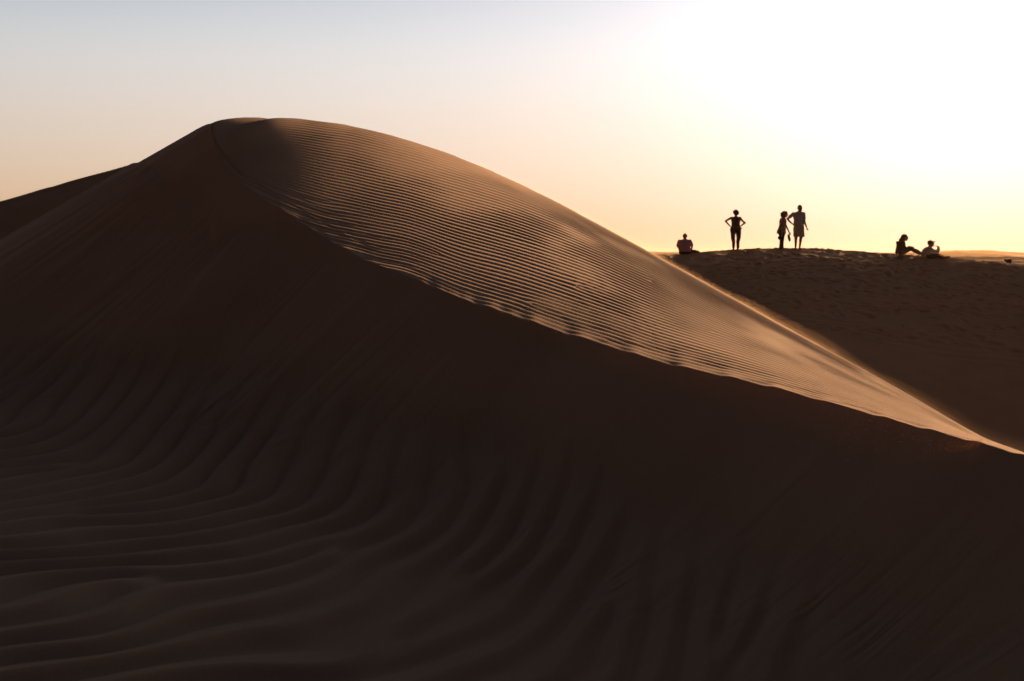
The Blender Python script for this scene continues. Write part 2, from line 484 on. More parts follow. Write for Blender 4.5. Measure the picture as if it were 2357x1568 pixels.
R_w = np.concatenate([R_w, R_tail]); CIw = np.broadcast_to(ci_row, R_w.shape)
Dw = R_w - RC[None, :]
rip = windward_ripples(CIw, Dw)
Z_w = windward(CIw, Dw)
Z_w = Z_w + rip + SCAL[None, :] * np.exp(-Dw / (0.12 + 0.012 * WW[None, :]))
Z_w = smax(Z_w, far_side(CIw, R_w), 0.6)
# the near side meets the brink with the ripple ends on it
brink = Z_w[0]
gap = np.clip(RC[None, :] - R_near, 0, 9)
Z_near = Z_near + (brink - Z_near[-1])[None, :] * np.exp(-gap / 0.22)
V = np.concatenate([cartesian(R_near, Z_near), cartesian(R_w[1:], Z_w[1:])])
V0 = grid_mesh('dune', V, SAND)
R_seam = R_w[-1]

# ---- the dunes behind ----
NFAR = 420
uu = np.linspace(0, 1, NFAR)
R_f = R_seam[None, :] + (62.0 - R_seam)[None, :] * uu[:, None]
# same rows for every azimuth once past 34 m keeps the footprints simple
fixed = np.linspace(46.2, 62.0, 330)
first = np.linspace(0, 1, 26)[:-1]
R_f = np.concatenate([R_seam[None, :] + (46.2 - R_seam)[None, :] * first[:, None], np.repeat(fixed[:, None], NC, 1)])
R_f = np.concatenate([R_f, np.repeat(np.linspace(62, 95, 30)[1:, None], NC, 1)])
R_f = np.maximum.accumulate(R_f + np.arange(len(R_f))[:, None] * 1e-5, 0)
CIf = np.broadcast_to(ci_row, R_f.shape)
Z_f = far_side(CIf, R_f)
Z_f[0] = Z_w[-1]
Vf = cartesian(R_f, Z_f)
sel = slice(25, 355)
stamp(Vf[sel, :, 0], Vf[sel, :, 1], Vf[sel, :, 2])
jsplit = int(np.searchsorted(DX, 1000)) if np.all(np.diff(DX[100:-100]) >= 0) else int(np.argmin(np.abs(PHI - float(sight(1000, 600)[0]))))
jsplit = int(np.argmin(np.abs(PHI - float(sight(1000, 600)[0]))))
grid_mesh('back_dune', Vf[:, :jsplit + 1], SAND_FAR)
grid_mesh('far_dune', Vf[:, jsplit:], SAND_FAR)

# ---- desert out to the horizon ----
jc = np.unique(np.concatenate([np.arange(0, NC, 3), [NC - 1]]))
Rd = np.concatenate([[95.0], np.geomspace(100, 5200, 800)])
PHd = PHI[jc]
Rg, Pg = np.meshgrid(Rd, PHd, indexing='ij')
Xg, Yg = np.sin(Pg) * Rg, np.cos(Pg) * Rg
Zd = -9.0 + 1.2 * fbm(Xg / 60, Yg / 60, 121, 3)
FLO = -9.0 - 8.0 * sstep(150, 260, Rg)
Zd = Zd + FLO + 9.0
for r0, wd, y0, amp, fq, sd in [(290, 60, 609, 6, 9, 131), (430, 62, 600, 6, 11, 133), (800, 75, 593, 6, 14, 135), (1500, 85, 587, 6, 16, 137), (2700, 100, 582, 5.5, 18, 139), (4100, 120, 579.5, 4.5, 22, 141)]:
    rr = r0 * (1 + .10 * noise2(Pg * 3, 0 * Pg, sd) + .02 * noise2(Pg * 14, 0 * Pg, sd + 7))
    yrow = y0 - amp * (fbm(Pg * fq, 0 * Pg, sd + 1, 3, .45))
    top = (HORIZON - yrow) / F_ * rr
    near_f = np.clip(1 - (rr - Rg) / wd, 0, 1); near_f = near_f**1.25
    wgt = np.where(Rg < rr, near_f, np.exp(-((Rg - rr) / (wd * 1.6))**2))
    Zd = smax(Zd, FLO + (top - FLO) * wgt, 1.5)
Zd[0] = Z_f[-1][jc]
grid_mesh('desert', np.stack([Xg, Yg, Zd], -1), SAND_FAR)


def ground_at(px, off=0.0):
    """point on the far dune below sight column px, off metres beyond (+) or before (-) its crest"""
    ph = float(sight(px, 590)[0]); j = int(np.argmin(np.abs(PHI - ph)))
    rp = float(np.interp(ph, PHI, RP)); r = rp + off
    col = Vf[:, j, 2]; rcol = R_f[:, j]
    return Vector((math.sin(ph) * r, math.cos(ph) * r, float(np.interp(r, rcol, col)))), ph


# ----------------------------------------------------------------------------
# people: every body is one skin grown from tapered limbs; clothes and hair are parts
# ----------------------------------------------------------------------------
def tag(o, label, cat, group=None):
    o['label'] = label; o['category'] = cat
    if group: o['group'] = group


def thing(name, loc, rz, label, cat, group=None):
    o = bpy.data.objects.new(name, None); COL.objects.link(o)
    o.location = loc; o.rotation_euler = (0, 0, rz); o.empty_display_size = .2
    tag(o, label, cat, group)
    return o


def frame_of(d):
    d = Vector(d).normalized()
    a = d.cross(Vector((0, 0, 1))) if abs(d.z) < .95 else d.cross(Vector((0, 1, 0)))
    a.normalize()
    return d, a, a.cross(d).normalized()


class Form:
    """a set of closed overlapping pieces, fused into one surface by a voxel remesh"""
    def __init__(self): self.v, self.f = [], []

    def rings(self, rings):
        n = len(rings[0]); b = len(self.v)
        for r in rings: self.v += r
        for i in range(len(rings) - 1):
            for k in range(n):
                self.f.append((b + i * n + k, b + i * n + (k + 1) % n, b + (i + 1) * n + (k + 1) % n, b + (i + 1) * n + k))
        self.f.append(tuple(b + k for k in range(n))[::-1])
        self.f.append(tuple(b + (len(rings) - 1) * n + k for k in range(n)))

    def limb(self, pts, cap=True, n=14):
        """pts: [((x,y,z), radius), ...] a tapered limb through joints"""
        for (p0, r0), (p1, r1) in zip(pts[:-1], pts[1:]):
            p0, p1 = Vector(p0), Vector(p1)
            d, a, b = frame_of(p1 - p0); out = []
            def ring(c, r): return [c + (a * math.cos(t) + b * math.sin(t)) * r for t in [2 * PI * k / n for k in range(n)]]
            if cap:
                for q in (82, 60, 35, 12): out.append(ring(p0 - d * r0 * math.sin(math.radians(q)), r0 * math.cos(math.radians(q))))
            out.append(ring(p0, r0)); out.append(ring(p0.lerp(p1, .5), (r0 + r1) / 2)); out.append(ring(p1, r1))
            if cap:
                for q in (12, 35, 60, 82): out.append(ring(p1 + d * r1 * math.sin(math.radians(q)), r1 * math.cos(math.radians(q))))
            self.rings(out)
        return self

    def ball(self, c, r, tilt=None):
        c = Vector(c); r = (r, r, r) if isinstance(r, (int, float)) else r
        M = tilt or Matrix.Identity(3); out = []
        for q in range(-84, 85, 14):
            w = math.cos(math.radians(q)); h = math.sin(math.radians(q))
            out.append([c + M @ Vector((r[0] * w * math.cos(t), r[1] * w * math.sin(t), r[2] * h)) for t in [2 * PI * k / 18 for k in range(18)]])
        self.rings(out); return self

    def loft(self, secs, n=22):
        """secs: [(cx, cy, cz, rx, ry), ...] flat-ended stack of ellipses"""
        self.rings([[Vector((x + rx * math.cos(t), y + ry * math.sin(t), z)) for t in [2 * PI * k / n for k in range(n)]] for x, y, z, rx, ry in secs])
        return self

    def build(self, name, mat, parent, voxel=.009, smooth=3, wrinkle=0):
        me = bpy.data.meshes.new(name); me.from_pydata([tuple(p) for p in self.v], [], self.f)
        o = bpy.data.objects.new(name, me); COL.objects.link(o)
        m = o.modifiers.new('fuse', 'REMESH'); m.mode = 'VOXEL'; m.voxel_size = voxel; m.use_smooth_shade = True
        s = o.modifiers.new('soften', 'SMOOTH'); s.factor = .5; s.iterations = smooth
        bpy.context.view_layer.update()
        new = bpy.data.meshes.new_from_object(o.evaluated_get(bpy.context.evaluated_depsgraph_get()))
        o.modifiers.clear(); o.data = new; bpy.data.meshes.remove(me); new.name = name
        if wrinkle:
            k = len(new.vertices); co_ = np.empty(k * 3, np.float32); new.vertices.foreach_get('co', co_)
            nn = np.empty(k * 3, np.float32); new.vertices.foreach_get('normal', nn)
            co_ = co_.reshape(-1, 3); nn = nn.reshape(-1, 3)
            w = fbm(co_[:, 0] * 9 + co_[:, 1] * 5, co_[:, 2] * 6 + co_[:, 1] * 8, 201, 3)
            co_ += nn * (w * wrinkle)[:, None]
            new.vertices.foreach_set('co', co_.reshape(-1)); new.update()
        new.materials.clear(); new.materials.append(mat)
        new.polygons.foreach_set('use_smooth', np.ones(len(new.polygons), bool))
        o.parent = parent
        return o


def add_head(F, c, face, s=1.0):
    """skull, jaw, nose, lips, brow, ears; face is a unit direction"""
    c = Vector(c); f = Vector(face).normalized(); sd_ = f.cross(Vector((0, 0, 1))).normalized(); up = sd_.cross(f)
    R = Matrix((sd_, f, up)).transposed()
    P = lambda x, y, z: c + (sd_ * x + f * y + up * z) * s
    F.ball(P(0, -.012, .018), (.074 * s, .094 * s, .100 * s), R)
    F.ball(P(0, .030, -.045), (.058 * s, .062 * s, .072 * s), R)
    F.ball(P(0, .066, -.094), (.026 * s, .024 * s, .020 * s), R)
    F.limb([(P(0, .082, .018), .010 * s), (P(0, .108, -.022), .014 * s)])
    F.ball(P(0, .088, -.058), (.022 * s, .010 * s, .010 * s), R)
    F.ball(P(0, .080, .036), (.048 * s, .014 * s, .012 * s), R)
    for k in (-1, 1):
        F.ball(P(k * .030, .076, .012), (.014 * s, .012 * s, .010 * s), R)
        F.ball(P(k * .078, -.006, -.004), (.010 * s, .020 * s, .032 * s), R)
    return P


def add_hand(F, wrist, d, across, curl=.5, s=1.0):
    """palm, four unequal curled fingers and a thumb leaving the side of the palm"""
    w = Vector(wrist); d = Vector(d).normalized(); a = Vector(across); a = (a - d * a.dot(d)).normalized(); nrm = d.cross(a)
    M = Matrix((a, nrm, d)).transposed()
    F.ball(w + d * .048 * s, (.042 * s, .018 * s, .056 * s), M)
    for k, (off, ln) in enumerate([(.030, .070), (.010, .080), (-.011, .074), (-.030, .058)]):
        p = w + d * .092 * s + a * off * s; dd = d.copy(); pts = [(p - d * .02 * s, .0105 * s)]
        for j, q in enumerate((.42, .32, .26)):
            dd = (dd * math.cos(curl * (.5 + .25 * j)) + nrm * math.sin(curl * (.5 + .25 * j))).normalized()
            p = p + dd * ln * q * s; pts.append((p, (.0100 - .001 * j) * s))
        F.limb(pts, n=8)
    t0 = w + d * .030 * s + a * .034 * s; t1 = t0 + (d * .6 + a * .7 + nrm * .2).normalized() * .036 * s; t2 = t1 + (d * .9 + a * .25 + nrm * .35).normalized() * .030 * s
    F.limb([(t0, .014 * s), (t1, .012 * s), (t2, .0095 * s)], n=8)


def add_foot(F, ankle, d, s=1.0):
    a = Vector(ankle); d = Vector(d).normalized()
    F.limb([(a + Vector((0, 0, -.03)) - d * .035 * s, .036 * s), (a + Vector((0, 0, -.035)) + d * .08 * s, .036 * s), (a + Vector((0, 0, -.05)) + d * .165 * s, .026 * s)])


def cloth(name, colour, through=.25):
    m = plain(name, colour, .9, .10, 60)
    N, L = m.node_tree.nodes, m.node_tree.links
    b = N['Principled BSDF']; t = N.new('ShaderNodeBsdfTranslucent'); mx = N.new('ShaderNodeMixShader'); mx.inputs[0].default_value = through
    L.new(b.inputs['Base Color'].links[0].from_socket, t.inputs['Color'])
    L.new(b.outputs[0], mx.inputs[1]); L.new(t.outputs[0], mx.inputs[2]); L.new(mx.outputs[0], N['Material Output'].inputs['Surface'])
    return m


SKIN = plain('tanned_skin', (.40, .22, .14), .6, .06); SKIN_DK = plain('weathered_skin', (.30, .17, .11), .6, .06)
HAIR_DK = plain('dark_brown_hair', (.035, .022, .015), .6, .3, 80); HAIR_GR = plain('grey_brown_hair', (.14, .11, .09), .6, .3, 80)
HAIR_RED = plain('brown_hair', (.10, .05, .03), .6, .3, 80)
DARK_TOP = cloth('dark_vest_cotton', (.045, .04, .035), .1); DARK_TROU = plain('dark_trousers', (.04, .033, .03), .9)
BLUE = cloth('pale_blue_cotton', (.62, .72, .95), .5); BEIGE = cloth('greyish_beige_cotton', (.55, .50, .46), .2)
MAUVE = cloth('mauve_pink_cotton', (.60, .40, .66), .45); WHITE = cloth('white_cotton', (.88, .90, .96), .5)
OLIVE = cloth('olive_brown_cotton', (.12, .095, .06), .15); JEANS = plain('grey_blue_denim', (.16, .18, .22), .9)
LEATHER = plain('dark_leather', (.03, .022, .018), .5); CAPM = plain('brown_cap_cotton', (.20, .13, .09), .9)
PATTERN = cloth('patterned_blouse_cotton', (.30, .25, .19), .2)
_n = PATTERN.node_tree.nodes
_r = [n for n in _n if n.type == 'VALTORGB'][0]; _r.color_ramp.elements[0].color = (.10, .07, .05, 1); _r.color_ramp.elements[1].color = (.42, .36, .28, 1)
[n for n in _n if n.type == 'TEX_NOISE'][0].inputs['Scale'].default_value = 13


def stand(px, off, dz=0.0):
    p, ph = ground_at(px, off)
    return p + Vector((0, 0, dz)), -ph


# -- woman with her hands on her hips, seen from behind --
p, rz = stand(1693, -.15)
t = thing('person', p, rz, 'person in dark sleeveless top and dark trousers standing alone with both hands on the hips', 'person', 'people on the far dune crest')
t.scale = (1.07, 1.07, 1)
F = Form()
P = add_head(F, (0, .01, 1.475), (0.05, 1, 0), 1.08)
F.limb([((0, 0, 1.40), .050), ((0, -.005, 1.30), .058)])
F.loft([(0, 0, 1.335, .07, .05), (0, 0, 1.30, .150, .082), (0, 0, 1.22, .172, .104), (0, 0, 1.08, .150, .098), (0, 0, .97, .150, .098), (0, 0, .86, .188, .122), (0, 0, .78, .196, .125), (0, 0, .74, .18, .11)])
for k, ex, ez, hx in ((-1, -.385, 1.155, -.215), (1, .345, 1.085, .185)):
    F.limb([((k * .150, 0, 1.285), .056), ((ex * .72, -.02, ez + .07), .042), ((ex, -.045, ez), .036), (((ex + hx) / 2, -.03, (ez + .97) / 2), .034), ((hx, 0, .955), .026)])
    add_hand(F, (hx, 0, .955), (-k * .55, .25, -.55), (0, 1, .2), .3, .92)
for k, x0, x1 in ((-1, -.095, -.078), (1, .100, .082)):
    F.limb([((x0, 0, .78), .098), ((x0 * .98, -.01, .47), .062), ((x1, -.025, .34), .056), ((x1 * .96, -.01, .07), .036)])
    add_foot(F, (x1 * .96, -.01, .065), (k * .25, 1, 0), .95)
F.build('body', SKIN, t)
F = Form().loft([(0, 0, 1.335, .085, .056), (0, 0, 1.30, .140, .090), (0, 0, 1.22, .178, .114), (0, 0, 1.08, .158, .108), (0, 0, .97, .162, .108), (0, 0, .90, .192, .126), (0, 0, .84, .206, .138)])
F.build('vest_top', DARK_TOP, t, wrinkle=.006)
F = Form().loft([(0, 0, .90, .182, .122), (0, 0, .82, .206, .136), (0, 0, .75, .204, .132), (0, 0, .70, .196, .120)])
for k, x0, x1 in ((-1, -.100, -.080), (1, .105, .084)):
    F.limb([((x0, 0, .74), .104), ((x0, -.01, .48), .077), ((x1, -.02, .32), .067), ((x1, -.01, .10), .052)])
F.build('trousers', DARK_TROU, t, wrinkle=.006)
F = Form().ball((0, -.008, 1.512), (.112, .118, .098)).ball((.012, -.03, 1.46), (.104, .10, .075))
for i in range(26):
    a = random.uniform(0, 2 * PI); e = random.uniform(-.2, 1.2)
    F.ball((.10 * math.cos(a) * math.cos(e), -.02 + .10 * math.sin(a) * math.cos(e), 1.505 + .09 * math.sin(e)), random.uniform(.022, .034))
F.build('hair', HAIR_DK, t, wrinkle=.006)
F = Form().ball((.205, .0, .865), (.040, .075, .045)); F.limb([((-.17, .09, .89), .012), ((0, .13, .885), .012), ((.17, .09, .88), .012)])
F.limb([((-.17, -.09, .89), .012), ((0, -.135, .885), .012), ((.17, -.09, .88), .012)])
o = F.build('waist_pack', LEATHER, None); o.matrix_world = Matrix.Translation(p) @ Matrix.Rotation(rz, 4, 'Z')
tag(o, 'small dark waist pack at the right hip of the person with hands on hips', 'bag')

# -- woman in profile, facing right --
p, rz = stand(1800, -.1)
t = thing('person', p, rz, 'person with bobbed hair and patterned blouse standing in profile beside a pale blue shirt', 'person', 'people on the far dune crest')
t.scale = (1.1, 1.07, 1)
F = Form()
add_head(F, (.088, 0, 1.415), (1, .12, -.05), 1.08)
F.limb([((.062, 0, 1.345), .050), ((.03, 0, 1.25), .058)])
F.loft([(.03, 0, 1.285, .05, .07), (.02, 0, 1.25, .080, .145), (.022, 0, 1.14, .120, .165), (.02, 0, 1.0, .108, .145), (.0, 0, .86, .115, .155), (-.012, 0, .72, .122, .170), (-.01, 0, .66, .10, .16)])
F.limb([((.02, -.165, 1.215), .052), ((.085, -.20, 1.06), .042), ((.145, -.19, .93), .036), ((.19, -.17, .82), .031), ((.235, -.15, .71), .024)])
add_hand(F, (.235, -.15, .71), (.35, .1, -.9), (.6, .7, .1), 1.0, .92)
F.limb([((.02, .165, 1.215), .052), ((-.02, .21, 1.03), .042), ((-.06, .20, .93), .036), ((-.05, .16, .72), .025)])
add_hand(F, (-.05, .16, .72), (0, -.1, -1), (1, 0, 0), .8, .92)
for k, yy, f0 in ((-1, -.085, -.045), (1, .085, .015)):
    F.limb([((-.012, yy, .70), .098), ((-.01, yy, .42), .064), ((-.03, yy, .32), .058), ((f0 - .015, yy, .07), .037)])
    add_foot(F, (f0 - .015, yy, .065), (1, 0, 0), .95)
F.build('body', SKIN, t)
F = Form().loft([(.035, 0, 1.285, .07, .085), (.02, 0, 1.25, .095, .150), (.022, 0, 1.14, .135, .178), (.018, 0, 1.0, .128, .165), (-.01, 0, .86, .140, .175), (-.03, 0, .74, .158, .19), (-.04, 0, .64, .165, .20)])
F.limb([((.02, -.165, 1.215), .064), ((.07, -.195, 1.09), .056)]); F.limb([((.02, .165, 1.215), .064), ((-.01, .205, 1.08), .056)])
F.limb([((-.15, -.05, .70), .05), ((-.185, -.05, .655), .02)])
F.build('blouse', PATTERN, t, wrinkle=.008)
F = Form().loft([(-.012, 0, .72, .13, .172), (-.012, 0, .62, .125, .165), (-.012, 0, .56, .11, .15)])
for k, yy, f0 in ((-1, -.085, -.045), (1, .085, .015)):
    F.limb([((-.012, yy, .62), .104), ((-.012, yy, .42), .083), ((-.02, yy, .30), .076), ((f0 - .01, yy, .06), .064)])
F.build('trousers', DARK_TROU, t, wrinkle=.006)
F = Form().ball((.068, 0, 1.435), (.118, .108, .112)).ball((.012, 0, 1.37), (.088, .105, .085)).ball((.03, 0, 1.32), (.06, .10, .045)).ball((.13, 0, 1.50), (.05, .07, .035))
for i in range(16):
    a = random.uniform(0, 2 * PI); F.ball((.02 + .08 * math.cos(a), .09 * math.sin(a), random.uniform(1.31, 1.47)), .028)
F.build('hair', HAIR_RED, t, wrinkle=.005)
base = Matrix.Translation(p) @ Matrix.Rotation(rz, 4, 'Z')
F = Form().ball((-.085, -.205, .475), (.095, .045, .085)).ball((-.055, -.20, .535), (.06, .04, .05))
F.limb([((-.13, -.19, .52), .009), ((-.10, -.20, .75), .009), ((-.02, -.19, 1.05), .009), ((.03, -.12, 1.275), .009)])
o = F.build('shoulder_bag', LEATHER, None); o.matrix_world = base
tag(o, 'dark round shoulder bag hanging at the hip of the person with bobbed hair', 'bag')
F = Form().limb([((.262, -.135, .60), .030), ((.275, -.13, .50), .043), ((.290, -.125, .40), .050), ((.293, -.125, .355), .036)])
F.limb([((.245, -.145, .61), .010), ((.262, -.10, .55), .010), ((.29, -.075, .47), .010)])
F.limb([((.225, -.165, .595), .020), ((.235, -.175, .50), .030), ((.255, -.18, .42), .030)])
o = F.build('sandals', LEATHER, None); o.matrix_world = base
tag(o, 'dark sandals dangling from the lowered hand of the person with bobbed hair', 'footwear')

# -- man in pale blue shirt and shorts --
p, rz = stand(1838, -.2)
t = thing('person', p, rz, 'tallest standing person, in pale blue short-sleeved shirt and beige shorts, elbow bent', 'person', 'people on the far dune crest')
t.scale = (1.06, 1.07, 1)
F = Form()
add_head(F, (.034, .02, 1.628), (.55, .85, 0), 1.12)
F.limb([((.022, .005, 1.55), .056), ((0, 0, 1.46), .064)])
F.loft([(.0, 0, 1.485, .08, .06), (-.02, 0, 1.43, .185, .095), (-.02, 0, 1.32, .195, .120), (-.005, 0, 1.15, .175, .118), (-.005, 0, 1.0, .172, .118), (.0, 0, .88, .182, .125), (.0, 0, .82, .165, .11)])
F.limb([((-.20, 0, 1.40), .062), ((-.33, -.02, 1.28), .050), ((-.425, -.04, 1.205), .042), ((-.33, -.035, 1.09), .040), ((-.235, -.03, 1.00), .029)])
add_hand(F, (-.225, -.03, .985), (.6, .3, -.6), (0, 1, .2), .3)
F.limb([((.165, 0, 1.40), .062), ((.185, -.02, 1.20), .050), ((.205, -.02, 1.10), .042), ((.24, .0, .98), .038), ((.285, .02, .87), .028)])
add_hand(F, (.285, .02, .87), (.22, .05, -.9), (.3, .9, 0), 1.1)
for x0, x1, x2 in ((-.098, -.105, -.112), (.095, .072, .040)):
    F.limb([((x0, 0, .84), .105), ((x0 * .98, -.005, .52), .066), ((x1, -.02, .40), .060), (((x1 + x2) / 2, -.012, .24), .047), ((x2, -.005, .08), .038)])
    add_foot(F, (x2, -.005, .07), (.25, 1, 0))
F.build('body', SKIN_DK, t)
F = Form().loft([(.0, 0, 1.49, .088, .07), (-.02, 0, 1.435, .19, .105), (-.02, 0, 1.32, .205, .132), (-.003, 0, 1.15, .190, .132), (-.003, 0, 1.03, .196, .136), (0, 0, .965, .200, .140)])
F.limb([((-.20, 0, 1.40), .072), ((-.33, -.02, 1.285), .066)]); F.limb([((.165, 0, 1.40), .072), ((.192, -.02, 1.20), .064)])
F.build('shirt', BLUE, t, wrinkle=.007)
F = Form().loft([(0, 0, .985, .186, .130), (0, 0, .88, .196, .138), (0, 0, .80, .198, .134), (0, 0, .76, .19, .12)])
for x0, x1 in ((-.100, -.100), (.102, .112)):
    F.loft([(x0, 0, .84, .104, .122), (x0, 0, .70, .104, .112), (x1, -.005, .49, .103, .104)])
F.build('shorts', BEIGE, t, wrinkle=.006)
F = Form().ball((.022, -.002, 1.665), (.090, .098, .085)).ball((.008, -.03, 1.62), (.080, .075, .07))
F.build('hair', HAIR_GR, t, wrinkle=.004)
F = Form().limb([((.315, .03, .835), .024), ((.318, .03, .76), .020)])
o = F.build('hand_camera', LEATHER, None); o.matrix_world = Matrix.Translation(p) @ Matrix.Rotation(rz, 4, 'Z')
tag(o, 'small dark object held in the lowered hand of the tallest standing person', 'camera')

# -- person in mauve shirt sitting with the back to us --
p, rz = stand(1576, -.2, .03)
t = thing('person', p, rz, 'person in mauve shirt sitting on the sand alone at the left end of the group', 'person', 'people on the far dune crest')
t.scale = (1.05, 1.05, 1)
F = Form()
add_head(F, (.005, .07, .695), (0, 1, -.1), 1.08)
F.limb([((0, .045, .625), .054), ((0, .02, .54), .062)])
F.loft([(0, .03, .575, .08, .06), (0, .015, .53, .19, .095), (0, 0, .43, .20, .125), (0, -.01, .28, .19, .125), (0, -.01, .14, .195, .14), (0, 0, .05, .21, .16), (0, 0, .0, .19, .15)])
F.limb([((-.20, .01, .50), .062), ((-.255, .09, .33), .048), ((-.245, .14, .25), .042), ((-.20, .33, .36), .030)]); add_hand(F, (-.20, .33, .36), (.5, .7, -.1), (0, .3, 1), .6)
F.limb([((.20, .01, .50), .062), ((.265, .07, .33), .048), ((.275, .10, .25), .042), ((.235, .16, .14), .036), ((.20, .22, .11), .030)]); add_hand(F, (.20, .22, .11), (.1, .9, -.1), (1, 0, 0), .6)
F.limb([((-.10, .05, .09), .095), ((-.20, .42, .33), .068), ((-.17, .60, .08), .042)]); add_foot(F, (-.17, .60, .06), (0, 1, 0))
F.limb([((.10, .05, .09), .092), ((.30, .30, .10), .066), ((.48, .28, .07), .052), ((.56, .30, .06), .04)]); add_foot(F, (.56, .30, .06), (.6, .8, 0))
F.build('body', SKIN_DK, t)
F = Form().loft([(0, .03, .58, .09, .07), (0, .015, .535, .20, .105), (0, 0, .43, .215, .138), (0, -.01, .28, .212, .142), (0, -.012, .16, .222, .156), (0, -.012, .09, .226, .162)])
F.limb([((-.20, .01, .50), .072), ((-.258, .07, .33), .064)]); F.limb([((.20, .01, .50), .072), ((.268, .06, .33), .064)])
F.build('shirt', MAUVE, t, wrinkle=.008)
F = Form().loft([(0, 0, .13, .215, .155), (0, 0, .05, .225, .168), (0, 0, -.02, .21, .16)])
F.limb([((-.10, .05, .09), .105), ((-.20, .42, .33), .080), ((-.172, .58, .12), .062)]); F.limb([((.10, .05, .09), .10), ((.30, .30, .10), .076), ((.50, .28, .075), .060)])
F.build('trousers', DARK_TROU, t, wrinkle=.006)
F = Form().ball((.005, .06, .735), (.084, .092, .078)).ball((.005, .035, .69), (.076, .07, .066))
F.build('hair', HAIR_DK, t, wrinkle=.003)

# -- long-haired person sitting, facing right --
p, rz = stand(2078, -.25, .04)
t = thing('person', p, rz, 'long-haired person in dark olive clothes sitting in profile with knees raised', 'person', 'people on the far dune crest')
t.scale = (1.2, 1.1, 1.06)
F = Form()
add_head(F, (.055, 0, .62), (1, .1, -.12), 1.08)
F.limb([((.025, 0, .55), .052), ((-.02, 0, .47), .06)])
F.loft([(-.02, 0, .50, .05, .08), (-.045, 0, .455, .10, .17), (-.06, 0, .36, .135, .185), (-.07, 0, .22, .135, .17), (-.075, 0, .10, .15, .18), (-.07, 0, .0, .15, .18)])
F.limb([((-.03, -.18, .42), .056), ((.03, -.22, .28), .044), ((.09, -.20, .20), .040), ((.20, -.14, .235), .028)]); add_hand(F, (.20, -.14, .235), (.9, .2, 0), (0, .3, 1), .7, .92)
F.limb([((-.03, .18, .42), .056), ((.03, .22, .28), .044), ((.09, .20, .20), .040), ((.22, .12, .25), .028)]); add_hand(F, (.22, .12, .25), (.9, -.2, 0), (0, .3, 1), .7, .92)
for yy, kx, kz, fx in ((-.10, .25, .22, .60), (.10, .20, .25, .54)):
    F.limb([((-.05, yy, .09), .095), ((kx, yy, kz), .066), ((kx + .18, yy, .13), .054), ((fx, yy, .035), .040)]); add_foot(F, (fx, yy, .045), (1, 0, .35), .95)
F.build('body', SKIN, t)
F = Form().loft([(-.02, 0, .505, .07, .095), (-.045, 0, .455, .118, .18), (-.06, 0, .36, .152, .20), (-.07, 0, .22, .155, .188), (-.075, 0, .10, .172, .198), (-.07, 0, .03, .175, .20)])
F.limb([((-.03, -.18, .42), .068), ((.03, -.22, .28), .058), ((.09, -.20, .20), .054), ((.17, -.155, .228), .044)]); F.limb([((-.03, .18, .42), .068), ((.03, .22, .28), .058), ((.09, .20, .20), .054), ((.19, .14, .24), .044)])
F.limb([((-.17, 0, .44), .05), ((-.145, .05, .36), .06)])
F.build('jacket', OLIVE, t, wrinkle=.008)
F = Form()
for yy, kx, kz, fx in ((-.10, .25, .20, .60), (.10, .20, .23, .54)):
    F.limb([((-.05, yy, .09), .105), ((kx, yy, kz), .080), ((kx + .18, yy, .125), .066), ((fx - .04, yy, .045), .054)])
F.build('trousers', JEANS, t, wrinkle=.006)
F = Form().ball((.035, 0, .65), (.105, .094, .098)).ball((-.02, 0, .585), (.075, .092, .085)).ball((-.075, 0, .52), (.06, .09, .075)).ball((-.10, 0, .45), (.045, .085, .06))
F.build('hair', HAIR_GR, t, wrinkle=.006)

# -- person in white shirt and cap, drinking --
p, rz = stand(2141, -.25, -.04)
t = thing('person', p, rz, 'person in white long-sleeved shirt and peaked cap sitting in profile, hand raised to the face', 'person', 'people on the far dune crest')
t.scale = (1.13, 1.1, 1.06)
F = Form()
add_head(F, (.015, 0, .545), (1, .1, .06), 1.08)
F.limb([((0, 0, .48), .054), ((-.03, 0, .40), .062)])
F.loft([(-.03, 0, .43, .06, .09), (-.06, 0, .39, .12, .19), (-.10, 0, .30, .16, .20), (-.12, 0, .18, .17, .185), (-.11, 0, .06, .175, .19), (-.10, 0, .0, .17, .185)])
F.limb([((-.03, -.19, .36), .058), ((.11, -.235, .275), .046), ((.245, -.19, .25), .042), ((.275, -.13, .35), .036), ((.262, -.09, .43), .028)]); add_hand(F, (.262, -.09, .43), (-.85, .25, .42), (.2, .9, .1), 1.0)
F.limb([((-.03, .19, .36), .058), ((.08, .22, .24), .046), ((.15, .20, .16), .042), ((.27, .14, .10), .028)]); add_hand(F, (.27, .14, .10), (.9, -.1, -.1), (0, .3, 1), .6)
for yy, kx, kz, fx in ((-.12, .22, .10, .42), (.12, .24, .12, .50)):
    F.limb([((-.08, yy, .08), .095), ((kx, yy, kz), .066), ((kx + .14, yy, .07), .052), ((fx, yy, .035), .040)]); add_foot(F, (fx, yy, .045), (.9, -.1, .5))
F.build('body', SKIN_DK, t)
F = Form().loft([(-.03, 0, .435, .07, .10), (-.06, 0, .39, .135, .20), (-.10, 0, .30, .178, .216), (-.12, 0, .18, .19, .202), (-.11, 0, .06, .198, .21), (-.10, 0, .02, .198, .21)])
F.limb([((-.03, -.19, .36), .072), ((.11, -.235, .275), .062), ((.245, -.19, .25), .058), ((.276, -.13, .35), .052), ((.264, -.095, .41), .044)])
F.limb([((-.03, .19, .36), .072), ((.08, .22, .24), .060), ((.15, .20, .16), .056), ((.24, .155, .115), .042)])
F.build('shirt', WHITE, t, wrinkle=.008)
F = Form().loft([(-.11, 0, .08, .185, .196), (-.10, 0, .0, .18, .192)])
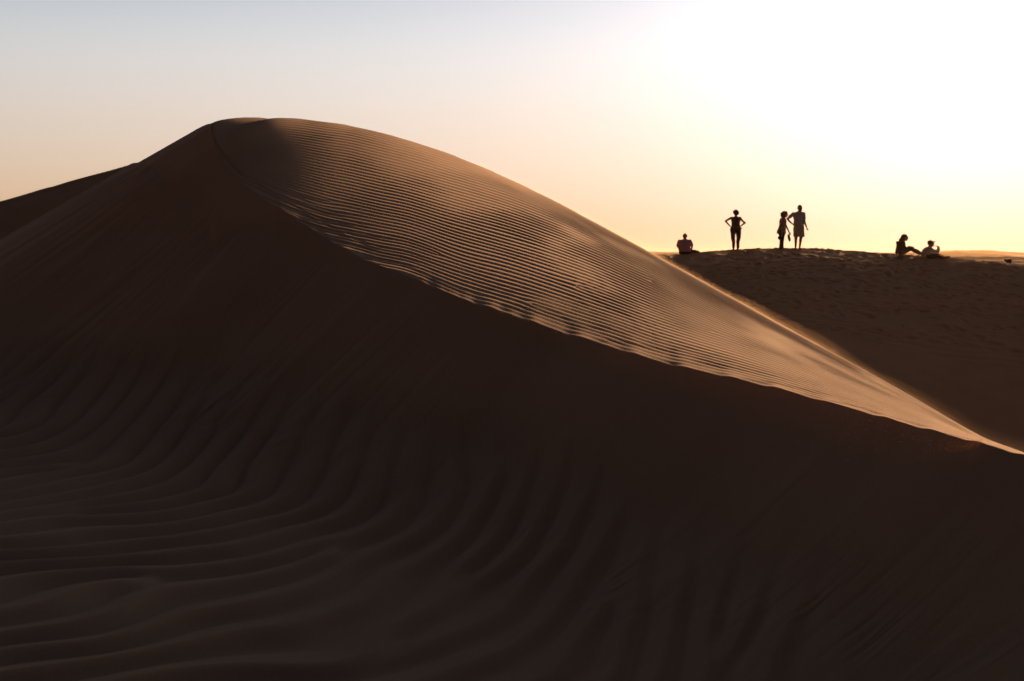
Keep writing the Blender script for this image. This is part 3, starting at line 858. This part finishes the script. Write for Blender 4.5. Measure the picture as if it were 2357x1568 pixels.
for yy, kx, kz, fx in ((-.12, .22, .10, .42), (.12, .24, .12, .50)):
    F.limb([((-.08, yy, .08), .103), ((kx, yy, kz), .078), ((fx - .06, yy, .05), .056)])
F.build('trousers', DARK_TROU, t, wrinkle=.006)
cap_o = Form().ball((.0, 0, .605), (.100, .086, .066)); cap_o.loft([(.0, 0, .575, .102, .088), (.0, 0, .60, .101, .087)]); cap_o.limb([((.085, 0, .598), .030), ((.13, 0, .606), .022), ((.175, 0, .618), .012)]); cap_o.limb([((.08, -.03, .594), .02), ((.15, -.03, .606), .014)]); cap_o.limb([((.08, .03, .594), .02), ((.15, .03, .606), .014)])
cap_o.ball((0, 0, .668), .012)
cap_o.build('cap', CAPM, t, smooth=2)
Form().ball((-.03, 0, .545), (.072, .078, .055)).build('hair', HAIR_DK, t)

# -- someone resting just over the crest: only the head shows --
p, rz = stand(2320, 8.0)
p.z = -.97
t = thing('person', p, rz, 'person resting beyond the right end of the crest, only the dark head showing', 'person', 'people on the far dune crest')
t.scale = (1.2, 1.2, 1.1)
F = Form(); add_head(F, (.015, 0, .66), (.5, .85, 0), .95)
F.limb([((0, 0, .58), .052), ((-.01, 0, .50), .06)])
F.loft([(0, 0, .53, .07, .06), (0, 0, .48, .18, .10), (0, 0, .30, .18, .12), (0, 0, .10, .18, .14), (0, 0, 0, .17, .14)])
for k in (-1, 1):
    F.limb([((k * .18, 0, .45), .055), ((k * .24, .08, .25), .042), ((k * .18, .28, .2), .028)]); add_hand(F, (k * .18, .28, .2), (0, .9, -.2), (1, 0, 0), .5)
    F.limb([((k * .09, 0, .08), .09), ((k * .12, .40, .12), .065), ((k * .12, .78, .04), .04)]); add_foot(F, (k * .12, .78, .05), (0, 1, .3))
F.build('body', SKIN_DK, t)
F = Form().loft([(0, 0, .535, .08, .07), (0, 0, .48, .19, .11), (0, 0, .30, .195, .135), (0, 0, .06, .20, .155)])
for k in (-1, 1): F.limb([((k * .18, 0, .45), .066), ((k * .24, .08, .25), .054), ((k * .19, .25, .205), .042)])
F.build('shirt', OLIVE, t, wrinkle=.006)
F = Form()
for k in (-1, 1): F.limb([((k * .09, 0, .08), .10), ((k * .12, .40, .12), .077), ((k * .12, .72, .05), .055)])
F.build('trousers', DARK_TROU, t)
F = Form().ball((.03, -.01, .69), (.112, .105, .098)).ball((-.085, -.01, .735), (.045, .045, .04)).ball((.03, -.02, .62), (.10, .085, .07)); F.build('hair', HAIR_DK, t, wrinkle=.006)

# ----------------------------------------------------------------------------
# air
# ----------------------------------------------------------------------------
def box(name, lo, hi, mat):
    bm = bmesh.new(); bmesh.ops.create_cube(bm, size=1)
    for v in bm.verts:
        v.co = Vector([(lo[i] + hi[i]) / 2 + v.co[i] * (hi[i] - lo[i]) for i in range(3)])
    me = bpy.data.meshes.new(name); bm.to_mesh(me); bm.free(); me.materials.append(mat)
    o = bpy.data.objects.new(name, me); COL.objects.link(o); o['kind'] = 'stuff'
    return o


def volume_mat(name, colour, density, aniso):
    m, N, L = new_mat(name)
    N.remove(N['Principled BSDF'])
    v = N.new('ShaderNodeVolumePrincipled')
    v.inputs['Color'].default_value = (*colour, 1); v.inputs['Density'].default_value = density; v.inputs['Anisotropy'].default_value = aniso
    L.new(v.outputs[0], N['Material Output'].inputs['Volume'])
    return m


HAZE_ON = True
if HAZE_ON:
    zmax = max(float(V[..., 2].max()), float(Vf[..., 2].max()), float(Zd.max())) + 1.0
    box('haze', (-5300, -5300, float(min(Zd.min(), -9)) - 1.5), (5300, 5300, zmax), volume_mat('haze_air', (0.92, 0.70, 0.46), 0.000055, 0.55))

# sand blowing off the slope: thin clouds hugging the windward surface ...
def sand_cloud(height, density):
    cols = np.where((DX > 610) & (DX < 2560) & (np.abs(PHI) < 1))[0][::4]
    ss = np.linspace(.62, 1.5, 50)
    Dm = ss[:, None] * WW[None, cols]
    Rm = RC[None, cols] + Dm
    Cm = np.broadcast_to(cols, Rm.shape)
    Zb = windward(Cm, np.maximum(Dm, 0))
    PHm = np.broadcast_to(PHI[cols], Rm.shape)
    c = DX[Cm]
    h = height * (0.8 + .45 * fbm(c / 120, ss[:, None] * 3 + 0 * c, 301, 3)) * sstep(640, 1300, c) * (1 - .3 * sstep(1900, 2300, c))
    h = (np.maximum(h, 0) + .02) * sstep(.64, .95, ss[:, None]) * sstep(1.35, 1.08, ss[:, None]) * sstep(620, 700, c) - .02
    top = np.stack([np.sin(PHm) * Rm, np.cos(PHm) * Rm, Zb + h], -1); bot = top.copy(); bot[..., 2] = Zb - .05
    nr, nc = h.shape
    vs = np.concatenate([top.reshape(-1, 3), bot.reshape(-1, 3)]); faces = []
    o2 = nr * nc
    for i in range(nr - 1):
        for k in range(nc - 1):
            a = i * nc + k
            faces.append((a, a + 1, a + nc + 1, a + nc)); faces.append((o2 + a, o2 + a + nc, o2 + a + nc + 1, o2 + a + 1))
    rim = [k for k in range(nc)] + [i * nc + nc - 1 for i in range(1, nr)] + [(nr - 1) * nc + k for k in range(nc - 2, -1, -1)] + [i * nc for i in range(nr - 2, 0, -1)]
    for a, b in zip(rim, rim[1:] + rim[:1]): faces.append((b, a, o2 + a, o2 + b))
    me = bpy.data.meshes.new('blown_sand'); me.from_pydata(vs.tolist(), [], faces); me.update()
    me.materials.append(volume_mat('blown_sand_air', (.95, .74, .50), density, .65))
    o = bpy.data.objects.new('blown_sand', me); COL.objects.link(o); o['kind'] = 'stuff'


sand_cloud(0.11, 0.007)
sand_cloud(0.045, 0.014)

# ... and single grains tumbling over the brink
ng = 11000
gx = RNG.beta(2.2, 1.3, ng) * 1500 + 900
gph = np.interp(gx, DX[200:-200], PHI[200:-200])
g0 = np.stack([np.interp(gph, PHI, CX), np.interp(gph, PHI, CY), np.interp(gph, PHI, ZC)], -1)
ge = RNG.exponential(.42, ng) * (0.45 + .55 * sstep(1000, 2300, gx)) * (1 + .7 * noise2(gx / 90, 0 * gx, 311))
g0[:, 0] -= .80 * ge; g0[:, 1] -= .60 * ge
g0[:, 2] += -0.06 * ge + RNG.uniform(0, 1, ng)**2 * (.03 + .16 * ge) + RNG.normal(0, .012, ng)
gs = RNG.uniform(.0004, .0009, ng) * (1 + 1.2 * (RNG.random(ng) < .03))
tet = np.array([(1, 1, 1), (1, -1, -1), (-1, 1, -1), (-1, -1, 1)], float)
gv = g0[:, None, :] + tet[None] * gs[:, None, None] * RNG.uniform(.6, 1.3, (ng, 4, 1))
gf = (np.arange(ng)[:, None, None] * 4 + np.array([(0, 1, 2), (0, 3, 1), (0, 2, 3), (1, 3, 2)])[None]).reshape(-1, 3)
me = bpy.data.meshes.new('blowing_grains'); me.from_pydata(gv.reshape(-1, 3).tolist(), [], gf.tolist()); me.update()
gm = cloth('sand_grain', (.62, .42, .24), .6); me.materials.append(gm)
o = bpy.data.objects.new('blowing_grains', me); COL.objects.link(o); o['kind'] = 'stuff'

# ----------------------------------------------------------------------------
# sky, sun, camera
# ----------------------------------------------------------------------------
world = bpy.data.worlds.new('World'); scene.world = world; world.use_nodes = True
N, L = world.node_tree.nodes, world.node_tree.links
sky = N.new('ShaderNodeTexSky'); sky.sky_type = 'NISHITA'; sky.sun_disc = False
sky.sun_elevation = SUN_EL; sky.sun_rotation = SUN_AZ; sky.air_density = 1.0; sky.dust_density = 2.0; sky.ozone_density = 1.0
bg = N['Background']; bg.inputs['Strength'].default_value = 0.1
SKY_GAIN = 0.203 / 0.1        # radiances below are as exposed


def math_node(op, a, b=None, c=None):
    n = N.new('ShaderNodeMath'); n.operation = op
    for k, v in enumerate((a, b, c)):
        if v is None: continue
        if isinstance(v, (int, float)): n.inputs[k].default_value = v
        else: L.new(v, n.inputs[k])
    return n.outputs[0]


def vmath(op, a, b):
    n = N.new('ShaderNodeVectorMath'); n.operation = op
    for k, v in enumerate((a, b)):
        if isinstance(v, (tuple, list)): n.inputs[k].default_value = v
        elif isinstance(v, (int, float)): n.inputs['Scale'].default_value = v
        elif op == 'SCALE' and k == 1: L.new(v, n.inputs['Scale'])
        else: L.new(v, n.inputs[k])
    return n.outputs['Value'] if op == 'DOT_PRODUCT' else n.outputs[0]


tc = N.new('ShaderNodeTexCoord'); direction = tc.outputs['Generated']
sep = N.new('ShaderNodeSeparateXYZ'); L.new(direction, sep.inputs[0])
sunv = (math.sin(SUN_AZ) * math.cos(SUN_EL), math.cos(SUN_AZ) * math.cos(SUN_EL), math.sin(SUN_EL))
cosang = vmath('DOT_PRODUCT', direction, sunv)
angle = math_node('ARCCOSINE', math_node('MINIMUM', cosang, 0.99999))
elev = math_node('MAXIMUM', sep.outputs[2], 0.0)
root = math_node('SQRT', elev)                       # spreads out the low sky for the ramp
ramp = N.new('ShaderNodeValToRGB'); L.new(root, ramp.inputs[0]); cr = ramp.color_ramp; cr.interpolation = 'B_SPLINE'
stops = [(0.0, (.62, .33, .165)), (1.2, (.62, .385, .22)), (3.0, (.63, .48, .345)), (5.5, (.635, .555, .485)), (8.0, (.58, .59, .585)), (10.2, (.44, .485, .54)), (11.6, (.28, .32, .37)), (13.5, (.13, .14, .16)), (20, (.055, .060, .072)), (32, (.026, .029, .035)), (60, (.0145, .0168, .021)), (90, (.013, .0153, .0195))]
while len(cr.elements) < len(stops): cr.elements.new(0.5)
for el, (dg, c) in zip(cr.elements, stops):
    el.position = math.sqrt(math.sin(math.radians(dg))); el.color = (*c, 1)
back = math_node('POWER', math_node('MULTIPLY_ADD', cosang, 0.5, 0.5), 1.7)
back = math_node('MULTIPLY_ADD', back, 1.28, 0.025)  # sky dimmed away from the sun, shaped to darken the lee face
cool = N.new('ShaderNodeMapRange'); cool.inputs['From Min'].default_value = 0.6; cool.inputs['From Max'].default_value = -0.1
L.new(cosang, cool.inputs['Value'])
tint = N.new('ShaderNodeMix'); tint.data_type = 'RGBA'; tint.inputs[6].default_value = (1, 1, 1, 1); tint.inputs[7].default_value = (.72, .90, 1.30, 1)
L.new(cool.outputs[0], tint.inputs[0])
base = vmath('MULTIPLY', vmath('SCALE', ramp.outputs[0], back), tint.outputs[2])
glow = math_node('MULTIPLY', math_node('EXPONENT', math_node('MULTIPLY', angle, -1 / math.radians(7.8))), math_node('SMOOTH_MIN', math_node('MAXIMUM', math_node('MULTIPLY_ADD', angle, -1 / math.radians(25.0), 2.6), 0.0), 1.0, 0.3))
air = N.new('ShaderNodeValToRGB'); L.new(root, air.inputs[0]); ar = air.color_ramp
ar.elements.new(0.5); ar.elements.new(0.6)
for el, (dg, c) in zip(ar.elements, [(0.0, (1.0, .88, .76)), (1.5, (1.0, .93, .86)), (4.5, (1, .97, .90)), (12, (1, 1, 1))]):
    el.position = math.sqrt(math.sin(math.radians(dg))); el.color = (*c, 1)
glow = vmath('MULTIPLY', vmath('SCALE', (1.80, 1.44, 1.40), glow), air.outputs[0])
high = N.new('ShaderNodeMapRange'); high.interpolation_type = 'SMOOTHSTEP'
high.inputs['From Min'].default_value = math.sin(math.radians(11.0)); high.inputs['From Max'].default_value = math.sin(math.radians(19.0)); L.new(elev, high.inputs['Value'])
fill_glow = vmath('SCALE', (.215, .21, .225), math_node('MULTIPLY', math_node('EXPONENT', math_node('MULTIPLY', angle, -1 / math.radians(30.0))), high.outputs[0]))  # added sky glow above the view, put in to light the foreground ripples
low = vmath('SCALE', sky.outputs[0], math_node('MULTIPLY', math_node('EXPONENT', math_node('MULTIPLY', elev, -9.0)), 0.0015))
total = vmath('ADD', vmath('ADD', base, glow), vmath('ADD', low, fill_glow))
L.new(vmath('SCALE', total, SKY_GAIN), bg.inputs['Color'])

sd = Vector((math.sin(SUN_AZ) * math.cos(SUN_EL), math.cos(SUN_AZ) * math.cos(SUN_EL), math.sin(SUN_EL)))
sl = bpy.data.lights.new('sun', 'SUN'); sl.energy = 1.9; sl.angle = math.radians(2.5); sl.color = (1.0, 0.53, 0.25)
so = bpy.data.objects.new('sun', sl); COL.objects.link(so); so.rotation_euler = (-sd).to_track_quat('-Z', 'Y').to_euler(); so.location = (40, 60, 40)

cam = bpy.data.cameras.new('camera'); co = bpy.data.objects.new('camera', cam); COL.objects.link(co)
co.location = (0, 0, 0); co.rotation_euler = (PI / 2 - PITCH, 0, 0)
cam.lens = 50; cam.sensor_width = 36; cam.clip_start = 0.05; cam.clip_end = 20000
cam.dof.use_dof = True; cam.dof.focus_distance = 14.0; cam.dof.aperture_fstop = 4.0
scene.camera = co

scene.view_settings.view_transform = 'Standard'; scene.view_settings.look = 'None'
scene.view_settings.exposure = 2.3; scene.view_settings.gamma = 1.0; scene.view_settings.use_curve_mapping = False
scene.render.engine = 'CYCLES'
cy = scene.cycles
cy.use_denoising = True; cy.max_bounces = 6; cy.diffuse_bounces = 3; cy.volume_bounces = 1; cy.use_adaptive_sampling = False
